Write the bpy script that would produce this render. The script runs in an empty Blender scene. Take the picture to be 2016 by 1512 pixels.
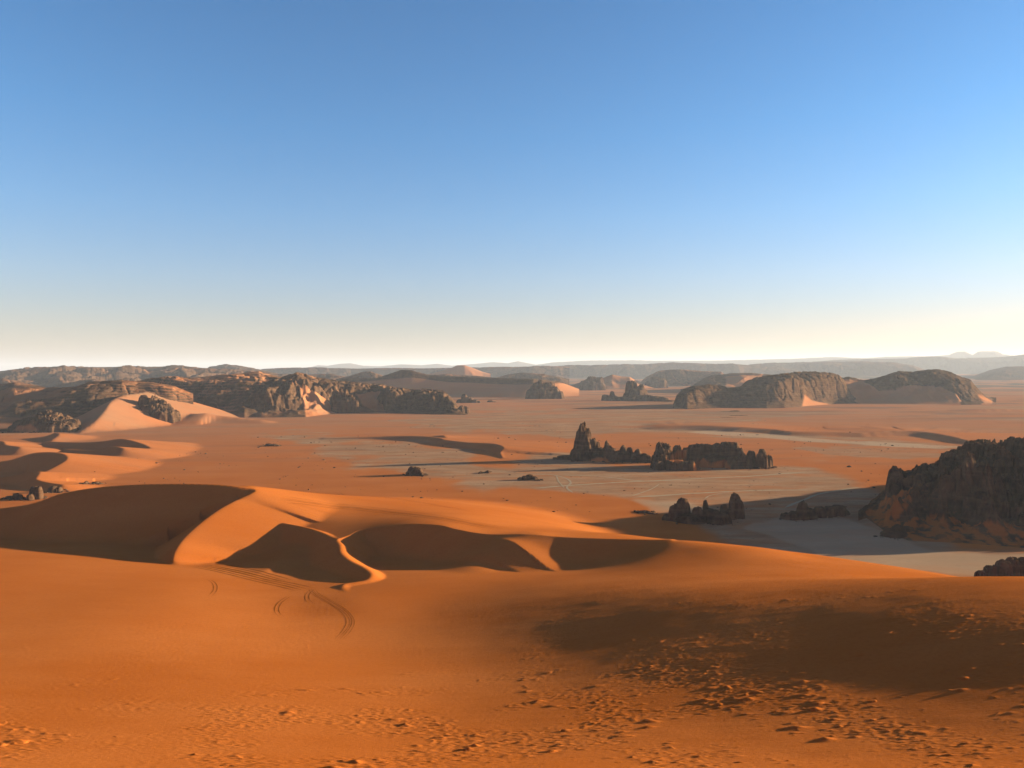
import bpy, math
import numpy as np
from mathutils import Matrix, Vector

# ------------------------------------------------------------------ camera
CAMZ = 120.0; FP = 1456.0; PITCH = math.radians(1.1); ROLL = math.radians(0.25)
fwd = np.array([0, math.cos(PITCH), -math.sin(PITCH)])
rgt = np.array([math.cos(ROLL), -math.sin(ROLL)*math.sin(PITCH), -math.sin(ROLL)*math.cos(PITCH)])
up = np.cross(rgt, fwd)
scene = bpy.context.scene
cd = bpy.data.cameras.new('camera'); cam = bpy.data.objects.new('camera', cd)
scene.collection.objects.link(cam); scene.camera = cam
cd.sensor_width = 36.0; cd.lens = 36.0*FP/2016.0; cd.clip_start = 0.5; cd.clip_end = 200000
cam.matrix_world = Matrix([[rgt[0], up[0], -fwd[0], 0], [rgt[1], up[1], -fwd[1], 0], [rgt[2], up[2], -fwd[2], CAMZ], [0, 0, 0, 1]])

# ------------------------------------------------------------------ light
SUN_EL = math.radians(9.0); SUN_AZ = math.radians(77)      # azimuth clockwise from +Y
world = bpy.data.worlds.new('World'); scene.world = world; world.use_nodes = True
wn = world.node_tree.nodes; wl = world.node_tree.links; wn.clear()
sky = wn.new('ShaderNodeTexSky'); sky.sky_type = 'NISHITA'; sky.sun_disc = False
sky.sun_elevation = SUN_EL; sky.sun_rotation = SUN_AZ; sky.altitude = 0
sky.air_density = 1.0; sky.dust_density = 0.4; sky.ozone_density = 3.0
bg = wn.new('ShaderNodeBackground'); bg.inputs['Strength'].default_value = 0.061
wo = wn.new('ShaderNodeOutputWorld')
tc = wn.new('ShaderNodeTexCoord'); sx = wn.new('ShaderNodeSeparateXYZ'); wl.new(tc.outputs['Generated'], sx.inputs[0])
cr = wn.new('ShaderNodeValToRGB'); ce = cr.color_ramp.elements
SKYT = [(0.0, (1.00, 0.77, 0.84)), (0.06, (1.04, 0.83, 0.91)), (0.12, (1.04, 0.97, 1.10)), (0.20, (0.86, 1.05, 1.25)), (0.30, (0.65, 1.04, 1.30)), (0.45, (0.54, 0.95, 1.22)), (0.75, (0.28, 0.37, 0.45)), (1.0, (0.20, 0.27, 0.33))]
while len(ce) < len(SKYT): ce.new(0.5)
for k_, (p_, c_0) in enumerate(SKYT): ce[k_].position = p_; ce[k_].color = (*c_0, 1)
wl.new(sx.outputs['Z'], cr.inputs[0])
mx = wn.new('ShaderNodeMix'); mx.data_type = 'RGBA'; mx.blend_type = 'MULTIPLY'; mx.inputs[0].default_value = 1.0
wl.new(sky.outputs[0], mx.inputs[6]); wl.new(cr.outputs[0], mx.inputs[7]); wl.new(mx.outputs[2], bg.inputs[0]); wl.new(bg.outputs[0], wo.inputs[0])
sd = bpy.data.lights.new('sun', 'SUN'); sd.energy = 5.0; sd.angle = math.radians(0.53); sd.color = (1.0, 0.97, 0.67)
sun = bpy.data.objects.new('sun', sd); scene.collection.objects.link(sun)
SDIR = Vector((math.cos(SUN_EL)*math.sin(SUN_AZ), math.cos(SUN_EL)*math.cos(SUN_AZ), math.sin(SUN_EL)))
sun.rotation_euler = SDIR.to_track_quat('Z', 'Y').to_euler(); sun.location = (300, 0, 300)
scene.view_settings.view_transform = 'Standard'; scene.view_settings.look = 'None'
scene.view_settings.exposure = 1.7; scene.view_settings.gamma = 1.0
scene.cycles.volume_bounces = 0; scene.cycles.max_bounces = 6; scene.cycles.diffuse_bounces = 3

# ------------------------------------------------------------------ picking helpers
def P(px, py, D):
    """point at forward distance D (metres along +Y) seen in direction (px, py)"""
    d = fwd + rgt*(px-1008)/FP - up*(py-756)/FP
    return np.array([d[0]/d[1]*D, D, CAMZ + d[2]/d[1]*D])
def PG(px, py, z=0.0):
    d = fwd + rgt*(px-1008)/FP - up*(py-756)/FP
    t = (z-CAMZ)/d[2]
    return np.array([d[0]*t, d[1]*t, z])
def proj(X, Y, Z):
    zc = Z-CAMZ
    w = X*fwd[0]+Y*fwd[1]+zc*fwd[2]
    w = np.where(w < 1, 1, w)
    return 1008 + FP*(X*rgt[0]+Y*rgt[1]+zc*rgt[2])/w, 756 - FP*(X*up[0]+Y*up[1]+zc*up[2])/w

# ------------------------------------------------------------------ noise
def _hash(ix, iy, seed):
    h = (ix.astype(np.int64)*374761393 + iy.astype(np.int64)*668265263 + seed*1442695041) & 0xffffffff
    h = ((h ^ (h >> 13))*1274126177) & 0xffffffff
    h = ((h ^ (h >> 16))*2246822519) & 0xffffffff
    return ((h ^ (h >> 15)) & 0xffffff)/float(0xffffff)
def perlin(x, y, seed=0):
    ix = np.floor(x); iy = np.floor(y); fx = x-ix; fy = y-iy
    u = fx*fx*fx*(fx*(fx*6-15)+10); v = fy*fy*fy*(fy*(fy*6-15)+10)
    def g(a, b):
        an = _hash(ix+a, iy+b, seed)*2*math.pi
        return np.cos(an)*(fx-a) + np.sin(an)*(fy-b)
    n0 = g(0, 0); n1 = g(1, 0); n2 = g(0, 1); n3 = g(1, 1)
    return 1.5*((n0+(n1-n0)*u) + ((n2+(n3-n2)*u)-(n0+(n1-n0)*u))*v)
def fbm(x, y, octv=4, seed=0, gain=0.5):
    s = 0; a = 1.0
    for k in range(octv):
        s = s + a*perlin(x*2**k+k*17.3, y*2**k-k*9.1, seed+k*31); a *= gain
    return s
def ridged(x, y, octv=4, seed=0):
    s = 0; a = 1.0
    for k in range(octv):
        s = s + a*(1-np.abs(perlin(x*2**k+k*7.7, y*2**k+k*3.3, seed+k*13))*1.6); a *= 0.5
    return s/1.9
def worley(x, y, seed=0):
    ix = np.floor(x); iy = np.floor(y)
    f1 = np.full(x.shape, 9.0); f2 = np.full(x.shape, 9.0); cid = np.zeros(x.shape)
    for a in (-1, 0, 1):
        for b in (-1, 0, 1):
            jx = ix+a+0.12+0.76*_hash(ix+a, iy+b, seed); jy = iy+b+0.12+0.76*_hash(ix+a, iy+b, seed+7)
            d = np.sqrt((x-jx)**2+(y-jy)**2); r = _hash(ix+a, iy+b, seed+19)
            n = d < f1
            f2 = np.where(n, f1, np.minimum(f2, d)); cid = np.where(n, r, cid); f1 = np.where(n, d, f1)
    return f1, f2, cid
def ss(a, b, x):
    t = np.clip((x-a)/(b-a), 0, 1); return t*t*(3-2*t)
def smax(a, b, k):
    h = np.clip(0.5+0.5*(a-b)/k, 0, 1); return b+(a-b)*h+k*h*(1-h)
def tps(pts, lam=1e-4):
    p = np.array(pts, float); n = len(p); S = 100.0
    q = p[:, :2]/S
    r2 = ((q[:, None]-q[None])**2).sum(-1)
    K = 0.5*r2*np.log(r2+1e-9); K[np.diag_indices(n)] = lam
    A = np.zeros((n+3, n+3)); A[:n, :n] = K; A[:n, n] = 1; A[:n, n+1:] = q; A[n, :n] = 1; A[n+1:, :n] = q.T
    w = np.linalg.solve(A, np.r_[p[:, 2], 0, 0, 0])
    def f(X, Y):
        x = X/S; y = Y/S; z = w[n]+w[n+1]*x+w[n+2]*y
        for i in range(n):
            r = (x-q[i, 0])**2+(y-q[i, 1])**2
            z = z + w[i]*0.5*r*np.log(r+1e-9)
        return z
    return f
def polydist(X, Y, pts):
    """distance, side (+1 = left of travel), interpolated z, parameter along the polyline"""
    best = np.full(X.shape, 1e18); side = np.ones(X.shape); zz = np.zeros(X.shape); tt = np.zeros(X.shape)
    for i in range(len(pts)-1):
        a = pts[i]; b = pts[i+1]; dx = b[0]-a[0]; dy = b[1]-a[1]; L = dx*dx+dy*dy+1e-9
        t = np.clip(((X-a[0])*dx+(Y-a[1])*dy)/L, 0, 1)
        ex = X-(a[0]+t*dx); ey = Y-(a[1]+t*dy); d = ex*ex+ey*ey
        m = d < best-1e-9
        cr = dx*(Y-a[1])-dy*(X-a[0])
        best = np.where(m, d, best); side = np.where(m, cr/np.sqrt(L*(d+1e-6)), side)
        zz = np.where(m, a[2]+t*(b[2]-a[2]), zz); tt = np.where(m, i+t, tt)
    return np.sqrt(best), side, zz, tt
def smooth_line(pts, n=6):
    p = np.array(pts, float); out = []
    for i in range(len(p)-1):
        p0 = p[max(i-1, 0)]; p1 = p[i]; p2 = p[i+1]; p3 = p[min(i+2, len(p)-1)]
        for k in range(n):
            t = k/n
            out.append(0.5*((2*p1)+(-p0+p2)*t+(2*p0-5*p1+4*p2-p3)*t*t+(-p0+3*p1-3*p2+p3)*t**3))
    out.append(p[-1]); return np.array(out)
def inpoly(x, y, poly):
    ins = np.zeros(x.shape, bool); n = len(poly)
    for i in range(n):
        x1, y1 = poly[i][0], poly[i][1]; x2, y2 = poly[(i+1) % n][0], poly[(i+1) % n][1]
        c = ((y1 > y) != (y2 > y)) & (x < (x2-x1)*(y-y1)/((y2-y1) if y2 != y1 else 1e-9)+x1)
        ins ^= c
    return ins
def sdpoly(x, y, poly):
    pl = [(p[0], p[1], 0.0) for p in poly]; pl.append(pl[0])
    d, _, _, _ = polydist(x, y, pl)
    return np.where(inpoly(x, y, poly), -d, d)

# ------------------------------------------------------------------ near dunes
def c_(l): return [tuple(P(*q)) for q in l]
def wpt(x, y, z): return (x, y, z)
S1_CTRL = c_([
  # left
  (0,1512,108),(0,1400,150),(0,1300,202),(0,1200,275),(0,1140,335),(0,1090,415),
  (340,1512,110),(340,1400,152),(340,1300,204),(340,1200,278),(340,1150,330),(340,1106,400),
  (600,1512,112),(600,1400,155),(600,1300,208),(600,1200,285),(560,1142,350),
  (700,1175,302),(850,1512,114),(850,1400,157),(850,1300,210),(850,1200,284),(850,1140,340),(850,1102,392),
  (1100,1512,112),(1100,1400,152),(1100,1300,202),(1100,1200,268),(1100,1140,328),(1150,1115,364),
  (1350,1512,110),(1350,1400,146),(1350,1300,188),(1350,1200,246),(1350,1130,315),(1350,1088,356),
  (1600,1512,108),(1600,1400,140),(1600,1300,177),(1600,1200,232),(1600,1130,300),(1600,1097,355),
  (1850,1512,105),(1850,1400,135),(1850,1300,166),(1850,1200,215),(1850,1140,300),
  (2050,1512,103),(2050,1400,131),(2050,1300,160),(2050,1200,208),(2050,1165,270),
  (2400,1512,98),(2400,1400,125),(2400,1300,154),(2400,1230,210),
  (-400,1512,108),(-400,1300,205),(-400,1140,335),
  (-100,1090,415),
]) + [wpt(0,0,116.5), wpt(0,10,111), wpt(-60,0,112), wpt(60,0,114), wpt(0,30,100), wpt(-30,30,99), wpt(30,30,100), wpt(0,55,86.5), wpt(-50,50,88), wpt(60,50,88), wpt(0,-40,120), wpt(0,-120,122), wpt(-150,-50,112), wpt(200,-50,122),
      wpt(*P(200,1100,460)[:2],12), wpt(*P(500,1100,460)[:2],9), wpt(*P(850,1100,440)[:2],14), wpt(*P(1150,1100,420)[:2],14),
      wpt(*P(-100,1100,480)[:2],10), wpt(*P(500,1108,400)[:2],15), wpt(*P(850,1090,405)[:2],18.5)]
# rim on the right and its back slope
RIM = c_([(1100,1059,388),(1220,1061,382),(1320,1064,378),(1400,1068,375),(1500,1078,370),(1600,1091,365),(1700,1106,362),(1800,1121,342),(1900,1137,320),(2016,1154,295),(2200,1180,262),(2500,1222,215)])
S1_CTRL += RIM[2:-1]
for (px, dback) in ((1320,30),(1500,40),(1700,45),(1900,45),(2150,45)):
    i = min(range(len(RIM)), key=lambda k: abs(RIM[k][0]/RIM[k][1]-(px-1008)/FP))
    r = RIM[i]; q = P(px, 1100, r[1]+dback); S1_CTRL.append(wpt(q[0], q[1], r[2]-0.42*dback))
S2_CTRL = c_([(505,967,500),(570,992,498),(530,1000,482),(545,1036,462),(600,1043,450),(660,1060,415),(620,1015,478),(720,1042,432),(700,1008,490),(800,1030,430),
  (870,1034,415),(900,1015,470),(960,1051,400),(1035,1053,394),(1035,1035,450),(1130,1058,388),(1220,1061,382),(1220,1051,420),(1320,1064,378)]) + [
  wpt(*P(520,900,640)[:2],6), wpt(*P(700,900,680)[:2],2), wpt(*P(900,900,680)[:2],0), wpt(*P(1100,900,620)[:2],-1), wpt(*P(1250,900,540)[:2],-4), wpt(*P(1400,900,480)[:2],-4)]
R2 = c_([(503,966,501),(492,982,484),(512,1010,466),(545,1034,463),(575,1036,460),(600,1043,450),(635,1052,428),(664,1066,412),(688,1061,420),(702,1048,430),(720,1042,433),(760,1037,430),(800,1034,426),(840,1032,419),
  (870,1034,414),(890,1042,408),(920,1048,403),(960,1051,399),(1035,1053,393),(1130,1058,387),(1220,1061,381),(1320,1064,377),(1400,1064,470),(1200,1010,760),(600,960,800),(400,930,640)])
RA = smooth_line(c_([(-350,1040,520),(-150,1015,530),(40,996,530),(120,972,528),(200,959,524),(300,953,518),(400,953,511),(460,957,505),(500,964,500),(495,970,492),(470,982,480),(430,1004,458),(392,1032,436),(362,1060,418),(345,1085,402),(340,1104,393)]), 10)
RB = smooth_line(c_([(560,1030,455),(610,1040,440),(648,1054,424),(668,1070,404),(672,1087,390),(690,1103,374),(716,1115,358),(731,1127,347),(722,1138,340),(700,1142,336),(680,1145,333),(675,1151,328),(684,1162,319),(694,1172,310)]), 4)
RC = c_([(1050,1053,394),(1000,1060,386),(950,1090,375),(935,1104,371)])
_s1 = tps(S1_CTRL, 2e-3); _s2 = tps(S2_CTRL, 1e-3)

def near_dunes(X, Y):
    s1 = _s1(X, Y)
    # beyond the rim the body sinks away
    drim, srim, zr, _ = polydist(X, Y, RIM)
    behind = (srim > 0)
    z = np.where(behind, np.minimum(s1, zr - 0.5*drim), s1) if False else s1
    far = (X*0+Y)
    s2 = _s2(X, Y)
    sd = sdpoly(X, Y, R2)
    d, s, zc, t = polydist(X, Y, RA)
    s2c = s2 - np.where(s < 0, 0.66, 0.22+0.38*ss(-128, -98, X))*np.maximum(sd, 0)
    # side: travelling left->right then down the spur; camera/left side is the slip face
    slip = s < 0
    n = len(RA)
    qa = np.clip(s, -1, 1)*0.5+0.5
    ra = zc-0.60*(1-qa)*d-0.24*qa*(np.sqrt(d*d+4)-2)
    d2, s2_, zc2, t2 = polydist(X, Y, RB)
    rr = 2.0
    dd = np.sqrt(d2*d2+rr*rr)-rr
    rb = np.where(s2_ < 0, zc2-0.55*dd, zc2-0.55*dd)
    d3, s3, zc3, t3 = polydist(X, Y, RC)
    dd = np.sqrt(d3*d3+110)-10.5
    rc = zc3-0.8-0.34*dd
    z = s1
    z = smax(z, s2c, 2.5)
    z = smax(z, ra, 0.8)
    z = smax(z, rb, 0.8)
    z = smax(z, rc, 3.5)
    # long shallow trough across the right half of the near slope, and an unseen shoulder beyond it, added to shade the slope
    z = z + (0.17*fbm(X/44, Y/24, 3, 71)+0.04*perlin(X/8, Y/3.2, 72))*(0.35+0.65*ss(-60, 40, X))*ss(380, 300, Y)*ss(40, 90, Y)
    yc = 178+(140-X)*0.45
    w = np.exp(-np.abs((Y-yc)/np.where(Y > yc, 80, 72))**2.6)
    z = z + w*(-4.0*ss(-160, 0, X)+14.6*ss(-105, 172, X))
    q = (np.abs((X-255)/52)**2.6+np.abs((Y-214)/56)**3.0)
    z = z + 9*np.exp(-q)*(1+0.15*fbm(X/40, Y/40, 2, 15))
    return z

# ------------------------------------------------------------------ plain
def mid_ridge(X, Y, pts, sl, sr, r=1.5):
    """sl: slope on the left of travel, sr: slope on the right"""
    d, s, zc, t = polydist(X, Y, pts)
    e = np.sqrt(d*d+r*r)-r
    q = np.clip(s, -1, 1)*0.5+0.5
    return zc-(sl*q+sr*(1-q))*e
MID = [  # crest (px, py, D), slope left of travel, slope right of travel
  ([(300,768,1900),(262,775,1800),(245,777,1750),(228,784,1700),(217,792,1660),(208,806,1600),(188,828,1520),(160,847,1460)], 0.33, 0.52),
  ([(345,822,1790),(395,813,1760),(440,819,1760),(520,827,1720)], 0.20, 0.20),
  ([(92,869,1180),(150,871,1160),(200,869,1140),(240,864,1135),(276,872,1110),(296,881,1080)], 0.14, 0.55),
  ([(130,884,1060),(180,886,1040),(222,879,1035),(244,883,1015)], 0.16, 0.5),
  ([(-120,925,900),(0,909,905),(30,903,905),(66,892,915),(100,890,915),(126,894,905),(133,903,885),(118,914,865),(88,929,840)], 0.17, 0.58),
  ([(-80,945,800),(0,940,800),(50,931,805),(78,929,800),(74,938,785),(73,944,775),(95,950,760),(125,954,750)], 0.16, 0.55),
  ([(-80,872,1150),(0,868,1150),(12,876,1120),(40,880,1085)], 0.15, 0.5),
  ([(80,862,1320),(105,853,1330),(118,855,1310),(100,866,1260)], 0.16, 0.5),
  ([(640,863,1290),(760,859,1290),(830,859,1265),(868,863,1228),(876,866,1205),(920,871,1160),(965,873,1132),(984,876,1100),(993,882,1070),(986,891,1045),(990,901,1005)], 0.05, 0.5),
  ([(972,873,1120),(985,877,1095),(992,883,1070),(985,891,1045),(990,901,1005)], 0.36, 0.5),
  ([(865,861,1250),(872,857,1255),(882,864,1235)], 0.1, 0.5),
  ([(1290,842,1480),(1340,838,1480),(1420,839,1450),(1512,845,1400),(1560,850,1345),(1650,852,1320),(1700,853,1310),(1770,849,1330),(1820,851,1310),(1860,857,1250),(1900,866,1180),(1945,875,1130)], 0.03, 0.5),
  ([(1730,882,1125),(1790,877,1145),(1850,878,1135),(1895,886,1085)], 0.03, 0.5),
  ([(1900,812,2000),(1960,806,2050),(2040,808,2050),(2150,820,1850)], 0.03, 0.4),
]
MID = [(smooth_line([tuple(P(*q)) for q in l], 4), a_, b_) for l, a_, b_ in MID]
def plain_h(X, Y):
    R = np.hypot(X, Y)
    z = 0.5*fbm(X/420, Y/300, 3, 5) + 0.15*fbm(X/60, Y/90, 2, 9)
    # rolling sand and rock country far away
    amp = 46*ss(4300, 7000, R)*(1-0.75*ss(-0.35, 0.35, X/R)*ss(12000, 5000, R))
    z = z + amp*(0.6*fbm(X/900, Y/1300, 5, 21)+0.35) - 0.0*R
    m = (R > 650) & (R < 2600) & (Y > 0)
    if m.any():
        x = X[m]; y = Y[m]; zz = z[m]
        for pts, a_, b_ in MID:
            lo = pts.min(0)-330; hi = pts.max(0)+330
            q = (x > lo[0]) & (x < hi[0]) & (y > lo[1]) & (y < hi[1])
            if q.any(): zz[q] = smax(mid_ridge(x[q], y[q], pts, a_, b_), zz[q], 1.2)
        z[m] = zz
    return z
def hummocks(X, Y):
    R = np.hypot(X, Y)
    big = fbm(X/30+3, Y/20, 4, 41)
    mask = ss(-0.30, 0.55, big + 0.30*ss(-60, 60, X) - 0.45*ss(190, 300, R))
    h = perlin(X/2.4, Y/1.1, 3)+0.6*perlin(X/1.0, Y/0.6, 4)+0.4*perlin(X/0.5, Y/0.35, 8)
    big2 = perlin(X/6.0, Y/3.2, 11)+0.4*perlin(X/2.0, Y/1.3, 12)
    z = mask*(0.07*ss(0.10, 1.3, h)+0.85*ss(0.50, 1.35, big2)*ss(-0.05, 0.6, big))
    dens = ss(-0.15, 1.0, big+0.62*ss(-70, 70, X)-0.45*ss(170, 290, R))
    for cw, ch, r0, hh, sd_ in ((2.3, 0.95, 0.19, 0.08, 301), (4.6, 1.8, 0.16, 0.16, 302), (11.0, 4.6, 0.13, 0.40, 313)):
        f1, f2, cid = worley(X/cw+0.15*perlin(X/cw, Y/ch, sd_), Y/ch, sd_)
        on = (cid > 1-0.52*dens)
        rr = r0*(0.6+0.8*((cid*37.1) % 1.0))
        z = z + on*hh*ss(235, 165, R-25*ss(60, -40, X))*(0.5+0.8*((cid*91.7) % 1.0))*np.exp(-(f1/rr)**2) + 0.035*ss(-0.3, 0.4, big)*perlin(X/1.6, Y/0.5, 14)
    z = z*(0.30+0.70*ss(215, 150, R))
    return z*ss(350, 300, R)*(R > 60)
def ground_h(X, Y):
    R = np.hypot(X, Y)
    z = plain_h(X, Y)
    nearm = R < 900
    if nearm.any():
        xn = X[nearm]; yn = Y[nearm]
        zn = near_dunes(xn, yn)
        hm = hummocks(xn, yn)*ss(335, 285, yn)
        zz = z[nearm]
        w = ss(900, 700, R[nearm])
        zn = np.where(w > 0, zn*w + (-30)*(1-w), -30)
        z[nearm] = smax(zn, zz, 3.0)+hm
    return z

# ------------------------------------------------------------------ mesh helpers
def grid_mesh(name, X, Y, Z, mat, attrs=None, keep=None):
    ny, nx = X.shape
    co = np.stack([X, Y, Z], -1).reshape(-1, 3)
    idx = np.arange(ny*nx).reshape(ny, nx)
    q = np.stack([idx[:-1, :-1], idx[:-1, 1:], idx[1:, 1:], idx[1:, :-1]], -1).reshape(-1, 4)
    if keep is not None:
        k = keep[:-1, :-1] | keep[:-1, 1:] | keep[1:, 1:] | keep[1:, :-1]
        q = q[k.reshape(-1)]
        used = np.unique(q); remap = np.zeros(ny*nx, np.int64); remap[used] = np.arange(len(used))
        co = co[used]; q = remap[q]
        if attrs: attrs = {a: v.reshape(-1)[used] for a, v in attrs.items()}
    org = np.array([0.0, 0.0, 0.0])
    if keep is not None:
        org = np.array([co[:, 0].mean(), co[:, 1].mean(), 0.0]); co = co-org
    me = bpy.data.meshes.new(name)
    me.vertices.add(len(co)); me.vertices.foreach_set('co', co.astype(np.float32).ravel())
    me.loops.add(q.size); me.loops.foreach_set('vertex_index', q.astype(np.int32).ravel())
    me.polygons.add(len(q)); me.polygons.foreach_set('loop_start', np.arange(0, q.size, 4, dtype=np.int32))
    me.polygons.foreach_set('loop_total', np.full(len(q), 4, np.int32))
    me.update(calc_edges=True)
    me.polygons.foreach_set('use_smooth', np.ones(len(q), bool))
    for a, v in (attrs or {}).items():
        at = me.attributes.new(a, 'FLOAT', 'POINT'); at.data.foreach_set('value', v.reshape(-1).astype(np.float32))
    me.materials.append(mat)
    o = bpy.data.objects.new(name, me); scene.collection.objects.link(o); o.location = org
    return o
def tag(o, label=None, cat=None, group=None, kind=None):
    if label: o['label'] = label
    if cat: o['category'] = cat
    if group: o['group'] = group
    if kind: o['kind'] = kind
    return o

# ------------------------------------------------------------------ materials
def new_mat(name):
    m = bpy.data.materials.new(name); m.use_nodes = True; nt = m.node_tree; nt.nodes.clear()
    return m, nt, nt.nodes, nt.links
def N(nt, t, **kw):
    n = nt.nodes.new(t)
    for k, v in kw.items(): setattr(n, k, v)
    return n
def noise_node(nt, vec, scale, detail=4, rough=0.55, sx=1, sy=1, sz=1):
    mp = N(nt, 'ShaderNodeMapping'); mp.inputs['Scale'].default_value = (sx, sy, sz)
    nt.links.new(vec, mp.inputs[0])
    n = N(nt, 'ShaderNodeTexNoise'); n.inputs['Scale'].default_value = scale; n.inputs['Detail'].default_value = detail
    n.inputs['Roughness'].default_value = rough; nt.links.new(mp.outputs[0], n.inputs['Vector'])
    return n.outputs[0]
def ramp(nt, fac, stops):
    r = N(nt, 'ShaderNodeValToRGB'); e = r.color_ramp.elements
    while len(e) < len(stops): e.new(0.5)
    for k, (p, c) in enumerate(stops):
        e[k].position = p; e[k].color = (c[0], c[1], c[2], 1) if not isinstance(c, (int, float)) else (c, c, c, 1)
    nt.links.new(fac, r.inputs[0]); return r.outputs[0]
def mix(nt, a, b, fac, mode='MIX'):
    m = N(nt, 'ShaderNodeMix', data_type='RGBA', blend_type=mode)
    for s, v in ((m.inputs[6], a), (m.inputs[7], b)):
        if isinstance(v, tuple): s.default_value = (*v, 1)
        else: nt.links.new(v, s)
    if isinstance(fac, (int, float)): m.inputs[0].default_value = fac
    else: nt.links.new(fac, m.inputs[0])
    return m.outputs[2]
def math_(nt, op, a, b=None, clamp=False):
    m = N(nt, 'ShaderNodeMath', operation=op); m.use_clamp = clamp
    for s, v in ((m.inputs[0], a), (m.inputs[1], b)):
        if v is None: continue
        if isinstance(v, (int, float)): s.default_value = v
        else: nt.links.new(v, s)
    return m.outputs[0]
def finish(nt, col, bump=None, bstr=0.3, bdist=0.1, rough=0.9):
    b = N(nt, 'ShaderNodeBsdfPrincipled'); b.inputs['Roughness'].default_value = rough
    b.inputs['Specular IOR Level'].default_value = 0.0
    nt.links.new(col, b.inputs['Base Color'])
    if bump is not None:
        bn = N(nt, 'ShaderNodeBump'); bn.inputs['Strength'].default_value = bstr; bn.inputs['Distance'].default_value = bdist
        nt.links.new(bump, bn.inputs['Height']); nt.links.new(bn.outputs[0], b.inputs['Normal'])
    o = N(nt, 'ShaderNodeOutputMaterial'); nt.links.new(b.outputs[0], o.inputs[0])
SAND_A = (0.475, 0.110, 0.017); SAND_B = (0.535, 0.138, 0.028)
def sand_col(nt, geo):
    n1 = noise_node(nt, geo, 0.012, 4, 0.6, 1, 2.2, 1)
    c = mix(nt, SAND_A, SAND_B, ramp(nt, n1, [(0.35, 0.0), (0.65, 1.0)]))
    n2 = noise_node(nt, geo, 0.9, 3, 0.6)
    c = mix(nt, c, (0.375, 0.077, 0.012), math_(nt, 'MULTIPLY', ramp(nt, n2, [(0.45, 0.0), (0.75, 1.0)]), 0.35))
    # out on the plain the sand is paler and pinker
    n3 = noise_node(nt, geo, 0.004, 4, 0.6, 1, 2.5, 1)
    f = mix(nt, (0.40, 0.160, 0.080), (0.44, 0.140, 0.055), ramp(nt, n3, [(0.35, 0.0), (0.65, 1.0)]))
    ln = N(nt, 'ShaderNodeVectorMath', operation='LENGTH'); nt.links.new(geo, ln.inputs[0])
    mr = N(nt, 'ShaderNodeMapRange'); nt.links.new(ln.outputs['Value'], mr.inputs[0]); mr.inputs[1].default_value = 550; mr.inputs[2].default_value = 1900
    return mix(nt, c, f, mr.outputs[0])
def attr(nt, name):
    a = N(nt, 'ShaderNodeAttribute'); a.attribute_name = name; return a.outputs['Fac']
def mk_ground():
    m, nt, ns, ls = new_mat('desert_ground')
    g = N(nt, 'ShaderNodeNewGeometry').outputs['Position']
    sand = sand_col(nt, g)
    pn = noise_node(nt, g, 0.02, 5, 0.65, 0.7, 2.0, 1)
    pan = mix(nt, (0.31, 0.135, 0.068), (0.44, 0.230, 0.130), ramp(nt, pn, [(0.35, 0.0), (0.68, 1.0)]))
    spk = noise_node(nt, g, 0.16, 3, 0.7, 1, 1.6, 1)
    pan = mix(nt, pan, (0.15, 0.09, 0.06), math_(nt, 'MULTIPLY', ramp(nt, spk, [(0.58, 0.0), (0.70, 1.0)]), 0.6))
    pf = math_(nt, 'MULTIPLY', attr(nt, 'pan'), ramp(nt, noise_node(nt, g, 0.011, 6, 0.7, 0.6, 2.2, 1), [(0.33, 0.60), (0.50, 1.0)]))
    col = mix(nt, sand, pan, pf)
    col = mix(nt, col, (0.48, 0.295, 0.185), attr(nt, 'salt'))
    rk = mix(nt, (0.075, 0.055, 0.045), (0.17, 0.12, 0.09), noise_node(nt, g, 0.05, 5, 0.65))
    col = mix(nt, col, rk, attr(nt, 'rock'))
    finish(nt, col, noise_node(nt, g, 1.6, 6, 0.7, 0.6, 1.3, 1), 0.8, 0.16)
    return m
def mk_rock():
    m, nt, ns, ls = new_mat('sandstone')
    g = N(nt, 'ShaderNodeNewGeometry').outputs['Position']
    n1 = noise_node(nt, g, 0.06, 6, 0.65)
    c = mix(nt, (0.055, 0.025, 0.015), (0.165, 0.076, 0.040), ramp(nt, n1, [(0.36, 0.0), (0.66, 1.0)]))
    st = noise_node(nt, g, 0.25, 4, 0.6, 1, 1, 0.18)
    c = mix(nt, c, (0.036, 0.018, 0.012), math_(nt, 'MULTIPLY', ramp(nt, st, [(0.46, 0.0), (0.64, 1.0)]), 0.6))
    band = noise_node(nt, g, 0.30, 3, 0.5, 0.06, 0.06, 1)
    c = mix(nt, c, (0.20, 0.102, 0.056), math_(nt, 'MULTIPLY', ramp(nt, band, [(0.52, 0.0), (0.66, 1.0)]), 0.30))
    col = mix(nt, c, sand_col(nt, g), attr(nt, 'sand'))
    finish(nt, col, noise_node(nt, g, 0.5, 5, 0.65, 1, 1, 0.5), 0.6, 0.8)
    return m
M_GROUND = mk_ground(); M_ROCK = mk_rock()

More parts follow.
